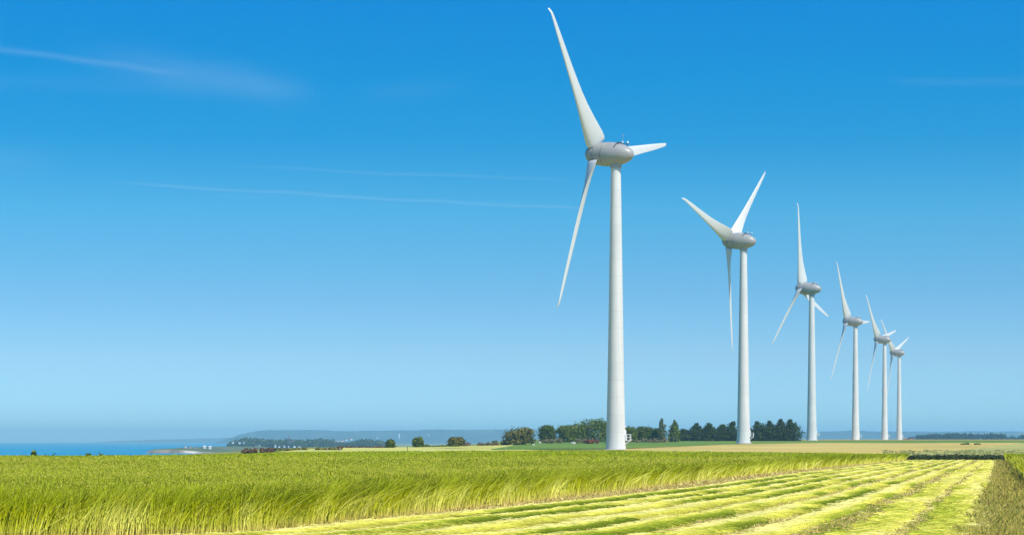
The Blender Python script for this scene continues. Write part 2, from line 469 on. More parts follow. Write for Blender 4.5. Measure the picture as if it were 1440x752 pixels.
def dist_poly(X, d, E):
    best = np.full(np.shape(X), 1e9)
    for (x0, y0), (x1, y1) in zip(E[:-1], E[1:]):
        l2 = (x1 - x0) ** 2 + (y1 - y0) ** 2
        q = np.clip(((X - x0) * (x1 - x0) + (d - y0) * (y1 - y0)) / l2, 0, 1)
        best = np.minimum(best, np.hypot(X - x0 - q * (x1 - x0), d - y0 - q * (y1 - y0)))
    return best


def far_d(X, d):
    return np.interp(X / np.maximum(d, 1) * F + 720, [-200, 0, 300, 500, 850, 1100, 1275, 1600], [226, 226, 243, 268, 300, 268, 238, 238])


def flax_height(X, d):
    return .93 * (.93 + .14 * fbm(X * .35, d * .2, 2)) * (1 - .12 * smooth(150, 240, d) * smooth(-5, 30, X))


C_ROOT = np.array((.76, .62, .17)); C_LOW = np.array((.76, .75, .12)); C_MID = np.array((.55, .58, .012)); C_UP = np.array((.22, .30, .006)); C_TOP = np.array((.43, .465, .030))


def stalk_col(h, rnd, hue):
    """colour of a flax stalk at height fraction h: straw at the foot, green above, olive at the capsules"""
    xs = [0, .16, .36, .62, .84, .93, 1.05]
    cs = np.stack([C_ROOT, C_LOW * .95, C_MID * 1.05, C_MID * .8, C_UP, C_UP * 1.2, C_TOP])
    c = np.stack([np.interp(h, xs, cs[:, k]) for k in range(3)], -1)
    straw = np.stack([np.interp(h, xs, np.stack([C_ROOT * 1.2, C_ROOT * 1.3, C_LOW * 1.3 + .06, C_LOW * 1.2 + .03, C_MID, C_UP * 1.3, C_TOP])[:, k]) for k in range(3)], -1)
    return (c * (1 - hue) + straw * hue) * rnd


def grow(name, E, insidef, xlim, drange, seed, label):
    rng = np.random.default_rng(seed)
    pile = Pile()
    bands = np.array(sorted(set([31.5, 33.5, 35, 36.5, 38, 40, 42, 45, 48, 52, 56, 61, 67, 74, 82, 92, 104, 118, 134, 152, 172, 194, 218, 244, 272, 302])), float)
    for a, b in zip(bands[:-1], bands[1:]):
        if b < drange[0] or a > drange[1]: continue
        dm = (a + b) / 2
        for wall in (True, False):
            if wall:
                # full stalks close to the cut edge
                L = np.hypot(1, .25)
                x0, x1 = xlim(a)[0], xlim(b)[1]
                dens = 620 * min(1, (46 / dm) ** 1.6); 
            else:
                dens = max(6, 420 * min(1, (46 / dm) ** 2.7))
                x0, x1 = xlim(a)[0], xlim(b)[1]
            n = int(dens * (b - a) * (x1 - x0))
            if n < 1: continue
            X = rng.uniform(x0, x1, n); d = rng.uniform(a, b, n)
            ds = dist_poly(X, d, E) + (fbm(X * .9, d * .35, 2) - .5) * .5
            keep = insidef(X, d) & (d < far_d(X, d)) & (ds > -.05)
            if E is EDGE: keep &= (np.abs(X) < .30 * d + 3)
            band_w = 1.0 if dm < 90 else 1.6
            keep &= (ds < band_w) if wall else (ds >= band_w * .8)
            X = X[keep]; d = d[keep]; ds = ds[keep]; n = len(X)
            if n == 0: continue
            h = flax_height(X, d) * rng.uniform(.86, 1.07, n)
            z0 = T(X, d)
            pw = dm / 2133.0                                   # one picture pixel here, metres
            wd = max(.0042, .22 * pw)
            # lean: the wind combs the crop to the right, in tufts
            tuft = fbm(X * 1.6, d * .8, 2) - .5
            lean = .24 + .5 * tuft + rng.normal(0, .15, n)
            leany = -.10 - .35 * (fbm(X * 1.3 + 40, d * .8 + 9, 2) - .5) + rng.normal(0, .1, n)
            if E is not EDGE: lean = lean * .5 - .25
            hue = np.clip(2.6 * (fbm(X * 1.7 + 7, d * .7 + 3, 3) - .5) + rng.normal(0, .25, n), 0, 1)
            wild = rng.random(n) < .06
            lean[wild] += rng.normal(.25, .45, wild.sum()); hue[wild] = 1
            rnd = rng.uniform(.72, 1.2, (n, 1, 1))
            if wall:
                hs = np.array([0, .3, .55, .78, 1.0])
            else:
                hs = np.array([.45, .8, 1.0]) if dm < 100 else np.array([.6, 1.0])
            K = len(hs)
            q = hs[None, :]
            P = np.empty((n, K, 3))
            bend = q ** 1.7
            P[:, :, 0] = X[:, None] + (lean * h)[:, None] * bend
            P[:, :, 1] = d[:, None] + (leany * h)[:, None] * bend
            P[:, :, 2] = z0[:, None] + h[:, None] * q * (1 - .12 * np.minimum(1.5, np.abs(lean))[:, None] * q)
            ang = rng.uniform(-.9, .9, n); side = np.stack([np.cos(ang), np.sin(ang), np.zeros(n)], -1)
            W = np.full((n, K), wd); W[:, -1] *= 1.5 if not wall else 1.1; W *= rng.uniform(.7, 1.4, (n, 1))
            Cc = stalk_col(np.repeat(q, n, 0), rnd, hue[:, None, None])
            if not wall:
                blot = .85 + .35 * fbm(X * .25, d * .08, 3)
                Cc = Cc * blot[:, None, None]
            pile.add(*ribbons(P, W, side, Cc))
            # seed capsules: small lozenges round the tips
            if dm < 135:
                m = 3 if dm < 75 else 2
                for _ in range(m):
                    sel = rng.random(n) < .75
                    tip = P[sel, -1, :] + rng.normal(0, 1, (sel.sum(), 3)) * np.array([.035, .035, .05]) - np.array([0, 0, .02])
                    r = max(.0055, .26 * pw) * rng.uniform(.7, 1.4, sel.sum())
                    PP = np.stack([tip - np.array([0, 0, 1]) * r[:, None], tip, tip + np.array([0, 0, 1]) * r[:, None]], 1)
                    WW = np.stack([r * .25, r, r * .25], 1)
                    cc = np.where(rng.random((sel.sum(), 1)) < .55, np.array([[.60, .55, .09]]), np.array([[.30, .32, .02]])) * rng.uniform(.7, 1.35, (sel.sum(), 1))
                    pile.add(*ribbons(PP, WW, side[sel], np.repeat(cc[:, None, :], 3, 1)))
    # the dense mass of stems below the tips
    ys = np.unique(np.concatenate([np.arange(drange[0], 60, .7), np.arange(60, 120, 2), np.arange(120, drange[1], 5)]))
    nu = 130
    rowsX = []
    for y in ys:
        if E is EDGE:
            r_ = edge_x(y, E) - .55 if y > 37.9 else edge_x(y, E) - .55; l_ = -.5 * y - 30
            if y < 37.9: r_ = max(l_ + .1, r_)
        else:
            l_ = edge_x(y, E) + .5; r_ = max(.45 * y + 25, l_ + 3)
        q_ = np.linspace(0, 1, nu); q_ = 1 - (1 - q_) ** 1.6 if E is EDGE else q_ ** 1.6
        rowsX.append(l_ + (r_ - l_) * q_)
    RX = np.array(rowsX); RY = np.repeat(ys[:, None], nu, 1)
    RY = np.minimum(RY, far_d(RX, RY))
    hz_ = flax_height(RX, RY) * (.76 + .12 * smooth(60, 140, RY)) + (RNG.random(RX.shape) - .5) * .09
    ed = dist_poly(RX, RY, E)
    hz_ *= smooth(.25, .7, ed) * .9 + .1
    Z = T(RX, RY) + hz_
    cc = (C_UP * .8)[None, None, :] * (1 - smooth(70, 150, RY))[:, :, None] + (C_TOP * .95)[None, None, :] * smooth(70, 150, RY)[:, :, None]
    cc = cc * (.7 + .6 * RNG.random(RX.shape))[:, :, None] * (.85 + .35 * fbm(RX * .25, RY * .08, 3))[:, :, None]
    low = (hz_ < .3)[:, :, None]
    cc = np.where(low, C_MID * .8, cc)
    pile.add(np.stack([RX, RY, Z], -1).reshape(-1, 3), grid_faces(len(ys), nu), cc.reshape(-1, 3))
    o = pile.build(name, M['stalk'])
    tag(o, label, 'flax crop', None, 'stuff')
    return o


grow('flax_crop', EDGE, lambda X, d: (X < edge_x(d, EDGE)), lambda d: (-.3 * d - 3, edge_x(d, EDGE) + .3), (31.5, 302), 3, 'tall standing green flax with straw coloured feet along the cut edge')
grow('flax_crop', REDGE, lambda X, d: (X > edge_x(d, REDGE)), lambda d: (edge_x(d, REDGE) - .3, max(.29 * d + 2, edge_x(d, REDGE) + 2)), (56, 238), 5, 'standing green flax on the far side of the weedy track')

# ------------------------------------------------------------------ the cut flax lying in swaths
NS = 9
FLIP = [0, 0, 0, 0, 0, 0, 0, 1, 1]


CUTL = np.array([(-55, 16.0), (-13, 29.5), (-8, 33.0), (-4.5, 37.2), (-3.0, 43.5), (2.0, 60), (6.4, 78), (18.4, 130), (44.4, 237)])   # where the swaths begin


def cut_lr(d): return edge_x(d, CUTL), edge_x(d, TRACK)


def swath(X, d):
    l_, r_ = cut_lr(d)
    v = (X - l_) / (r_ - l_)
    wig = (fbm(d * .06 + 5, X * .05, 2) - .5) * .11 + (fbm(d * .4, X * .3, 2) - .5) * .035 + (fbm(d * 1.1, X * .8, 2) - .5) * .03
    s = (v + wig * .5) * NS
    k = np.floor(s).astype(int); ph = s - k
    fl = np.array(FLIP)[np.clip(k, 0, NS - 1)]
    ph = np.where(fl == 1, 1 - ph, ph)
    return v, k, ph


def gap(X, d):
    """bare strips between some of the swaths"""
    l_, r_ = cut_lr(d); v = (X - l_) / (r_ - l_)
    wig = (fbm(d * .06 + 5, X * .05, 2) - .5) * .11 + (fbm(d * .4, X * .3, 2) - .5) * .035 + (fbm(d * 1.1, X * .8, 2) - .5) * .018
    s = (v + wig * .5) * NS; rag = (fbm(d * .9, X * 1.4, 2) - .5)
    g = np.zeros(np.shape(X))
    for c, w_, p in ((8.02, .17, 1.2), (6.98, .3, .62), (5.98, .14, .5), (5.0, .16, .58), (4.0, .12, .45), (2.0, .1, .4)):
        g = np.maximum(g, (np.abs(s - c - rag * .15) < w_ * (1 + rag)) * (fbm(d * .05 + c * 9, X * .02, 2) < p + rag * .3))
    return g


SOIL = np.array((.50, .37, .125)); PALE = np.array((.80, .71, .235)); YEL = np.array((.66, .60, .085)); GRN = np.array((.25, .285, .024)); DGR = np.array((.105, .14, .011)); OLV = np.array((.20, .19, .016))


def swath_col(ph, patch, n2):
    xs = [0, .05, .12, .42, .66, .80, .92, .97, 1.0]
    hi = np.stack([SOIL * 1.15, PALE * .82, PALE, YEL * 1.05, GRN * 1.4, DGR * 1.5, DGR * 1.1, OLV, SOIL])
    lo = np.stack([SOIL * 1.25, PALE * .9, PALE, PALE * .97, YEL * 1.15, YEL * .92, YEL * .6, OLV * 1.5, SOIL * 1.1])
    a = np.stack([np.interp(ph, xs, hi[:, k]) for k in range(3)], -1); b = np.stack([np.interp(ph, xs, lo[:, k]) for k in range(3)], -1)
    p = patch[..., None]
    return (a * p + b * (1 - p)) * n2[..., None]


def patchiness(X, d): return np.clip(smooth(.37, .58, fbm(d * .17 + 3, (X - .245 * d) * 1.1, 3)) * (.35 + 1.1 * smooth(.35, .65, fbm(d * .03, X * .1 + 8, 2))), 0, 1)


def sw_h(ph, X, d):
    return (.04 * np.sin(np.pi * np.clip((ph - .02) / .98, 0, 1)) ** .6 + .02 * np.sin(np.pi * np.clip((ph - .45) / .5, 0, 1)) ** 2) * (.55 + .9 * fbm(d * .35, X * .7, 2)) - .01


ys = np.concatenate([np.arange(22, 60, .22), np.arange(60, 110, .5), np.arange(110, 238.5, 1.0)])
nv = 230
v = np.linspace(0, 1.0, nv)[None, :]
L_, R_ = edge_x(ys, EDGE) - .5, cut_lr(ys)[1]
XX = L_[:, None] * (1 - v) + R_[:, None] * v; DD = np.repeat(ys[:, None], nv, 1)
vv, kk, ph = swath(XX, DD)
n2 = .86 + .28 * fbm(XX * 1.2, DD * 9, 2)
cc = swath_col(ph, patchiness(XX, DD), n2)
gp = gap(XX, DD)
cc = np.where((gp > .5)[..., None], SOIL * (.75 + .6 * fbm(XX * 4, DD * 2, 2))[..., None], cc)
outm = (vv < .02 * (fbm(DD * .8, XX, 2) - .5))[..., None]
cc = np.where(outm, SOIL * .95 * (.8 + .5 * fbm(XX * 3, DD * 1.5, 2))[..., None], cc)
Z = T(XX, DD) + .03 + np.where(outm[..., 0], 0, sw_h(ph, XX, DD))
o = new_mesh('cut_flax_field', np.stack([XX, DD, Z], -1).reshape(-1, 3), grid_faces(len(ys), nv), M['straw'], col=cc.reshape(-1, 3))
tag(o, kind='structure')

pile = Pile()
rng = np.random.default_rng(21)
bands = [33, 37, 40, 43, 47, 52, 58, 65, 74, 85, 98, 114, 135, 160, 195, 237]
for a, b in zip(bands[:-1], bands[1:]):
    dm = (a + b) / 2; pw = dm / 2133
    l_, r_ = cut_lr(a)[0], cut_lr(b)[1]
    n = int(470 * min(1, (44 / dm) ** 2.3) * (b - a) * (r_ - l_))
    X = rng.uniform(l_, r_, n); d = rng.uniform(a, b, n)
    v_, k_, ph_ = swath(X, d)
    keep = (v_ > .02 * (fbm(d * .8, X, 2) - .5)) & (rng.random(n) > np.maximum(np.maximum(gap(X - .14, d), gap(X + .14, d)), gap(X, d)) * .97) & (v_ < .998) & (k_ >= 0) & (ph_ > .015) & (ph_ < .985) & (np.abs(X) < .29 * d + 2)
    X = X[keep]; d = d[keep]; v_ = v_[keep]; k_ = k_[keep]; ph_ = ph_[keep]; n = len(X)
    fl = np.array(FLIP)[np.clip(k_, 0, NS - 1)]
    dirx = np.where(fl == 1, -1., 1.)
    ln = rng.uniform(.22, .5, n) * (1 + .3 * (dm > 80))
    ang = rng.normal(0, .16, n) + .5 * (fbm(X * .8, d * .5, 2) - .5) - .05
    ux = np.cos(ang); uy = np.sin(ang)
    hs = np.array([-.5, 0, .5])[None, :]
    P = np.empty((n, 3, 3))
    P[:, :, 0] = X[:, None] + (ux * ln)[:, None] * hs; P[:, :, 1] = d[:, None] + (uy * ln)[:, None] * hs
    pp = np.clip(ph_[:, None] + hs * (ln / 1.25)[:, None], 0.0, 1)
    lift = np.abs(rng.normal(0, .022, n))[:, None] + rng.normal(0, .018, (n, 3)) + .012
    P[:, :, 2] = T(P[:, :, 0], P[:, :, 1]) + .03 + sw_h(np.clip(pp, .04, .96), X[:, None], d[:, None]) + lift
    ca = swath_col(np.clip(pp * .8 + ph_[:, None] * .2, .07, .92), np.repeat(patchiness(X, d)[:, None], 3, 1), np.repeat(rng.uniform(.66, 1.22, (n, 1)), 3, 1))
    W = np.full((n, 3), max(.004, .3 * pw)) * rng.uniform(.6, 1.3, (n, 1))
    side = np.stack([-uy * .5, ux * .5, np.full(n, .87)], -1)
    pile.add(*ribbons(P, W, side, ca))
for a, b in zip(bands[:-1], bands[1:]):                 # short stubble on the bare strip and in the gaps
    dm = (a + b) / 2; pw = dm / 2133
    l_, r_ = edge_x(a, EDGE), cut_lr(b)[1]
    n = int(190 * min(1, (44 / dm) ** 2) * (b - a) * (r_ - l_))
    X = rng.uniform(l_, r_, n); d = rng.uniform(a, b, n)
    v_ = swath(X, d)[0]
    keep = (X > edge_x(d, EDGE) + .05) & (np.abs(X) < .29 * d + 2) & ((v_ < .01) | ((gap(X, d) > .5) & (v_ < 1))) & (fbm(X * 2, d, 2) > .33)
    X = X[keep]; d = d[keep]; n = len(X)
    if n == 0: continue
    h = rng.uniform(.02, .1, n) * (1 + (dm > 80) * .4); lx = rng.normal(.2, .8, n); ly = rng.normal(0, .6, n)
    P = np.empty((n, 2, 3)); hs = np.array([0, 1])[None, :]
    P[:, :, 0] = X[:, None] + (lx * h)[:, None] * hs; P[:, :, 1] = d[:, None] + (ly * h)[:, None] * hs; P[:, :, 2] = T(X, d)[:, None] + .025 + h[:, None] * hs
    cs = np.array([(.68, .53, .19), (.56, .41, .16), (.78, .68, .25), (.36, .38, .06)])[rng.choice(4, n, p=[.35, .3, .22, .13])] * rng.uniform(.6, 1.2, (n, 1))
    W = np.full((n, 2), max(.005, .33 * pw)); an = rng.uniform(-1, 1, n)
    pile.add(*ribbons(P, W, np.stack([np.cos(an), np.sin(an), 0 * an], -1), np.repeat(cs[:, None, :], 2, 1)))
tag(pile.build('laid_flax_stalks', M['straw']), 'cut flax stalks laid in pale yellow and green rows', 'cut flax', None, 'stuff')

# weedy track on the right
M['track'] = field('weedy_track', [(.3, (.33, .25, .07)), (.5, (.42, .34, .09)), (.7, (.6, .42, .16))], .7, (1, .3, 1), .4, 9, .4)
dtr = np.arange(-20, 238, 3.0)
u = np.linspace(0, 1, 16)[None, :]
XL, XR = edge_x(dtr, TRACK) - .1, edge_x(dtr, REDGE) + 6
XX = XL[:, None] * (1 - u) + XR[:, None] * u; DD = np.repeat(dtr[:, None], 16, 1)
tag(new_mesh('farm_track', np.stack([XX, DD, T(XX, DD) + .02], -1).reshape(-1, 3), grid_faces(len(dtr), 16), M['track']), kind='structure')
pile = Pile(); rng = np.random.default_rng(4)
for a, b in zip(bands[:-1], bands[1:]):
    dm = (a + b) / 2; pw = dm / 2133
    l_ = edge_x(a, TRACK) - .4; r_ = edge_x(b, REDGE)
    n = int(520 * min(1, (44 / dm) ** 2.1) * (b - a) * (r_ - l_))
    X = rng.uniform(l_, r_, n); d = rng.uniform(a, b, n)
    u = (X - edge_x(d, TRACK)) / (edge_x(d, REDGE) - edge_x(d, TRACK))
    wheel = np.exp(-((u - .82) / .12) ** 2) + .5 * np.exp(-((u - .25) / .1) ** 2)
    keep = (u > -.08 + .1 * (fbm(d * .8, X, 2) - .5)) & (u < 1.02) & (rng.random(n) > wheel * .9) & (fbm(X * 1.5, d * .6, 2) > .36) & (np.abs(X) < .29 * d + 2)
    X = X[keep]; d = d[keep]; u = u[keep]; n = len(X)
    h = rng.uniform(.04, .2, n) * (.5 + fbm(X * .8, d * .4, 2))
    P = np.empty((n, 3, 3)); hs = np.array([0, .5, 1])[None, :]
    lx = rng.normal(.1, .5, n); ly = rng.normal(0, .5, n)
    P[:, :, 0] = X[:, None] + (lx * h)[:, None] * hs ** 1.5; P[:, :, 1] = d[:, None] + (ly * h)[:, None] * hs ** 1.5; P[:, :, 2] = T(X, d)[:, None] + .02 + h[:, None] * hs
    cs = np.array([(.44, .38, .07), (.31, .34, .06), (.60, .44, .14), (.46, .40, .09)])[rng.choice(4, n, p=[.33, .3, .17, .2])] * rng.uniform(.6, 1.25, (n, 1))
    W = np.full((n, 3), max(.005, .35 * pw)); W[:, 2] *= .4
    an = rng.uniform(-1, 1, n)
    pile.add(*ribbons(P, W, np.stack([np.cos(an), np.sin(an), 0 * an], -1), np.repeat(cs[:, None, :], 3, 1)))
n = 1700
d = 36 + 110 * rng.random(n) ** 1.8; X = edge_x(d, TRACK) + np.abs(rng.normal(.25, .45, n)) + (rng.random(n) < .5) * rng.uniform(0, 2.6, n)
keep = (X < edge_x(d, REDGE)) & (np.abs(X) < .29 * d + 2) & (fbm(X * 1.1, d * .45, 2) > .47); X = X[keep]; d = d[keep]; n = len(X)
for _ in range(4):
    h = rng.uniform(.06, .2, n); hs = np.array([0, .5, .85, 1])[None, :]; lx = rng.normal(.2, .35, n); ly = rng.normal(0, .35, n)
    P = np.empty((n, 4, 3)); P[:, :, 0] = (X + rng.normal(0, .06, n))[:, None] + (lx * h)[:, None] * hs ** 1.6; P[:, :, 1] = (d + rng.normal(0, .06, n))[:, None] + (ly * h)[:, None] * hs ** 1.6; P[:, :, 2] = T(X, d)[:, None] + h[:, None] * hs
    W = np.maximum(.004, .2 * d / 2133)[:, None] * np.array([1, .9, 1.1, .5])[None, :]; W[:, 2] *= rng.choice([1, 2.6], n)
    cs = np.array([(.58, .45, .10), (.36, .35, .05), (.27, .29, .035), (.66, .5, .16)])[rng.choice(4, n)] * rng.uniform(.7, 1.2, (n, 1)); an = rng.uniform(-1, 1, n)
    pile.add(*ribbons(P, W, np.stack([np.cos(an), np.sin(an), 0 * an], -1), np.repeat(cs[:, None, :], 4, 1)))
tag(pile.build('track_weeds', M['stalk']), 'low drab weeds and dry grass on the track', 'weeds', None, 'stuff')


# ------------------------------------------------------------------ leafy things
def leaf_cloud(pile, c, rad, n, size, cols, rng, shell=.55, up=.35):
    """n leaf faces through an ellipsoid at c"""
    p = rng.normal(0, 1, (n, 3)); p /= np.linalg.norm(p, axis=1)[:, None]
    r = shell + (1 - shell) * rng.random(n) ** .5
    q = p * r[:, None] * (1 + .14 * rng.normal(0, 1, (n, 1)))
    pos = np.array(c) + q * np.array(rad)
    nrm = p + rng.normal(0, .5, (n, 3)) + np.array([0, 0, up]); nrm /= np.linalg.norm(nrm, axis=1)[:, None]
    a = np.cross(nrm, rng.normal(0, 1, (n, 3))); a /= np.linalg.norm(a, axis=1)[:, None]
    b = np.cross(nrm, a)
    s = size * rng.uniform(.55, 1.35, (n, 1))
    V = np.stack([pos - a * s, pos - b * s * .6, pos + a * s, pos + b * s * .6], 1).reshape(-1, 3)
    Fc = np.arange(n * 4).reshape(n, 4)
    cc = np.array(cols)[rng.integers(0, len(cols), n)] * rng.uniform(.65, 1.35, (n, 1))
    pile.add(V, Fc, np.repeat(cc, 4, 0))


GREENS = {
    'dark': [(.075, .115, .012), (.11, .155, .016), (.045, .07, .010)],
    'mid': [(.115, .16, .016), (.165, .21, .024), (.07, .105, .012)],
    'pale': [(.13, .16, .05), (.10, .135, .04), (.16, .17, .06)],
    'olive': [(.14, .145, .025), (.18, .17, .035), (.085, .10, .02), (.2, .16, .05)],
    'conifer': [(.038, .062, .009), (.06, .088, .012), (.022, .038, .007)],
    'red': [(.3, .075, .04), (.24, .08, .04), (.16, .1, .04)],
    'brown': [(.2, .12, .08), (.15, .08, .06), (.12, .1, .05), (.24, .16, .09)],
    'tan': [(.33, .26, .14), (.25, .2, .1), (.2, .19, .08)],
}


def plant(name, label, cat, px, d, wpx, top, shape, tone, group=None, seed=0, base=None, trunk=True, depth=1.0):
    """a tree or bush: height and width from the angle it covers at its distance"""
    rng = np.random.default_rng(seed + int(px))
    X = PX(px, d); z0 = float(T(X, d)); k = d / F
    H = EYE + (620 - top) * k - z0; Wd = wpx * k / 2 * (1.22 if shape == 'bullet' else 1.1)
    root = empty(name, (X, d, z0)); tag(root, label, cat, group)
    pile = Pile(); cols = GREENS[tone]
    if shape == 'cone':
        nl = 9
        for i in range(nl):
            q = i / (nl - 1); r = Wd * (1.12 - .95 * q ** 2.2) * rng.uniform(.85, 1.1)
            leaf_cloud(pile, (rng.normal(0, .08) * Wd, rng.normal(0, .08) * Wd, H * (.1 + .82 * q)), (r, r * depth, H * .11), int(230 * (1.1 - .6 * q)), .4, cols, rng, .35)
        leaf_cloud(pile, (0, 0, H * .95), (Wd * .16, Wd * .16, H * .07), 40, .22, cols, rng, .2)
        low = .1
    elif shape == 'bullet':
        nl = 9
        for i in range(nl):
            q = i / (nl - 1); r = Wd * (1.22 - .95 * q ** 2.6) * rng.uniform(.9, 1.12)
            leaf_cloud(pile, (rng.normal(0, .12) * Wd, rng.normal(0, .12) * Wd, H * (.07 + .84 * q)), (r, r * depth, H * .12), int(250 * (1.1 - .6 * q)), .42, cols, rng, .3)
        leaf_cloud(pile, (0, 0, H * .36), (Wd * 1.3, Wd * .9, H * .38), 420, .4, cols, rng, .45)
        leaf_cloud(pile, (rng.normal(0, .1) * Wd, 0, H * .95), (Wd * .22, Wd * .22, H * .07), 60, .3, cols, rng, .2)
        low = .1
    elif shape == 'poplar':
        nl = 8
        for i in range(nl):
            q = i / (nl - 1); r = Wd * (.75 + .35 * math.sin(math.pi * min(1, q * 1.1))) * rng.uniform(.75, 1.1) * (1 - .55 * q ** 3)
            leaf_cloud(pile, (rng.normal(0, .15) * Wd, rng.normal(0, .15) * Wd, H * (.14 + .76 * q)), (r, r, H * .1), 150, .28, cols, rng, .4)
        low = .12
    elif shape == 'dome':
        leaf_cloud(pile, (0, 0, H * .5), (Wd * .86, Wd * .86 * depth, H * .5), 520, .42, cols, rng, .5)
        for i in range(13):
            a = rng.uniform(0, 2 * math.pi); e = rng.uniform(-.15, 1.0); rr = rng.uniform(.45, .68)
            r = rng.uniform(.3, .46)
            cx = math.cos(a) * rr * Wd * math.cos(e * .9); cy_ = math.sin(a) * rr * Wd * depth * math.cos(e * .9); cz = H * (.44 + .36 * math.sin(max(0, e) * 1.35)) - (H * .1 if e < 0 else 0)
            leaf_cloud(pile, (cx, cy_, cz), (Wd * r, Wd * r, min(H * .24, Wd * r * 1.1)), 170, .3, cols, rng, .5)
        leaf_cloud(pile, (0, 0, H * .2), (Wd * .92, Wd * .85 * depth, H * .24), 300, .38, cols, rng, .5)
        low = .25
    elif shape == 'hedge':                                # several upright lobes, foliage to the ground
        for i in range(11):
            x_ = rng.uniform(-.8, .8) * Wd; hh = H * rng.uniform(.62, .96) * (1 - .35 * (abs(x_) / Wd) ** 3)
            leaf_cloud(pile, (x_, rng.normal(0, .25) * Wd * depth, hh * .5), (Wd * rng.uniform(.2, .36), Wd * .3 * depth + .3, hh * .5), 210, .32, cols, rng, .45)
        low = .15
    else:                                                 # scrub: low ragged mass
        for i in range(14):
            x_ = rng.uniform(-.92, .92) * Wd; hh = H * rng.uniform(.5, 1.0)
            leaf_cloud(pile, (x_, rng.normal(0, .8), hh * .45), (Wd * rng.uniform(.08, .2), 1.0, hh * .52), 90, .24, cols, rng, .4)
        low = .05
    cr = pile.build('crown' if trunk else 'foliage', M['leaf'], root)
    mb = MB()
    if trunk:
        tr = max(.1, H * .022)
        mb.tube((0, 0, -.1), (.02 * H, 0, H * .5), tr, tr * .6, 8)
        for i in range(5):
            a = i * 1.3 + rng.uniform(0, .5); z_ = H * (.2 + .06 * i)
            mb.tube((.01 * H, 0, z_), (math.cos(a) * Wd * .5, math.sin(a) * Wd * .5, z_ + H * .22), tr * .5, tr * .2, 6)
        mb.build('trunk', M['bark'], root)
    return root


TREES = 'trees behind the nearest turbine'
plant('bush', 'broad olive brown dome shaped bush standing alone by the pale field', 'bush', 730, 640, 48, 599.5, 'dome', 'olive', None, 1)
plant('bush', 'low pale green bush against the left foot of the olive dome bush', 'bush', 704, 645, 22, 616, 'scrub', 'pale', None, 2, trunk=False)
plant('tree', 'round dark green tree just right of the olive dome bush', 'tree', 769, 740, 27, 597.5, 'dome', 'dark', TREES, 3)
plant('tree', 'small mid green round tree, second from the olive dome bush', 'tree', 796, 770, 33, 597, 'dome', 'mid', TREES, 4)
plant('tree', 'mid green tree between the small round tree and the tallest crown', 'tree', 815, 790, 34, 595, 'dome', 'mid', TREES, 5)
plant('tree', 'tallest and widest green tree, left of the nearest turbine tower', 'tree', 836, 790, 48, 587.5, 'dome', 'mid', TREES, 6)
plant('tree', 'green tree half hidden by the nearest turbine tower', 'tree', 859, 800, 30, 591, 'dome', 'mid', TREES, 7)
plant('tree', 'small mid green tree beside the turbine door platform', 'tree', 886, 800, 22, 599.5, 'dome', 'mid', TREES, 8)
plant('tree', 'small dark tree with rounded top left of two small dark crowns', 'tree', 904, 810, 26, 599, 'dome', 'dark', TREES, 9)
plant('tree', 'small dark tree touching the left of the pale poplar', 'tree', 920, 810, 22, 602, 'dome', 'dark', TREES, 10)
plant('poplar_tree', 'slim pale yellow green poplar, tallest of the row', 'tree', 931, 805, 13, 587.5, 'poplar', 'pale', TREES, 11)
plant('tree', 'slim dark conical tree right of the pale poplar', 'tree', 948, 815, 17, 590.5, 'cone', 'mid', TREES, 12)
plant('bush', 'pale scrubby bush at the foot of the slim conical tree', 'bush', 942, 790, 22, 611, 'scrub', 'pale', None, 13, trunk=False)
HED = 'dark conifers in the windbreak row'
hl = [(961, 603, 21, 'first and lowest conifer of the windbreak row'), (979, 595, 20, 'pointed conifer second in the windbreak row'), (998, 595, 20, 'conifer third in the windbreak row, round shouldered'),
      (1014, 597, 18, 'narrow conifer fourth in the windbreak row'), (1030, 592.5, 19, 'tall conifer just left of the second turbine tower'), (1047, 595, 20, 'conifer hidden mostly behind the second turbine tower'),
      (1065, 592, 19, 'conifer touching the right side of the second turbine tower'), (1082, 592, 19, 'dense conifer second to the right of the second tower'),
      (1097, 589.5, 20, 'tall conifer next to the last of the windbreak row'), (1112, 590, 25, 'last and broadest conifer at the open end of the windbreak row')]
for i, (px, top, wd, lb) in enumerate(hl):
    plant('conifer_tree', lb, 'tree', px, 860, wd, top, 'bullet', 'conifer', HED, 20 + i, depth=.9)
plant('bush', 'rust red bush low beside the left of the nearest tower', 'bush', 834, 700, 20, 615.5, 'scrub', 'red', None, 31, trunk=False)
plant('scrub', 'tan dry scrub between the dark round tree and the rust red bush', 'scrub', 795, 715, 60, 613.5, 'scrub', 'tan', None, 32, trunk=False)
plant('scrub', 'tan dry scrub right of the nearest tower under small trees', 'scrub', 905, 760, 70, 614.5, 'scrub', 'tan', None, 33, trunk=False)
plant('scrub', 'brown dry scrub left of the olive dome bush', 'scrub', 672, 640, 52, 619.5, 'scrub', 'brown', None, 34, trunk=False)
plant('bush', 'small round dark bush standing alone left of the far white tower', 'bush', 549, 560, 12, 618, 'dome', 'mid', None, 35)
plant('bush', 'small round bush with pointed top right of the far white tower', 'bush', 588, 600, 15, 614.5, 'dome', 'mid', None, 36)
plant('bush', 'wide flat topped olive bush between two lone round bushes and brown scrub', 'bush', 642, 640, 25, 614.5, 'dome', 'olive', None, 37)
plant('hedge', 'low dark green hedge running between the small lone bushes', 'hedge', 595, 610, 100, 624.5, 'scrub', 'mid', None, 38, trunk=False)
plant('hedge', 'dark red brown hedge at the left end of the field bank', 'hedge', 360, 420, 48, 628.5, 'scrub', 'brown', None, 39, trunk=False)
plant('hedge', 'grey green hedge continuing right from the red brown hedge', 'hedge', 430, 450, 96, 628.5, 'scrub', 'olive', None, 40, trunk=False)
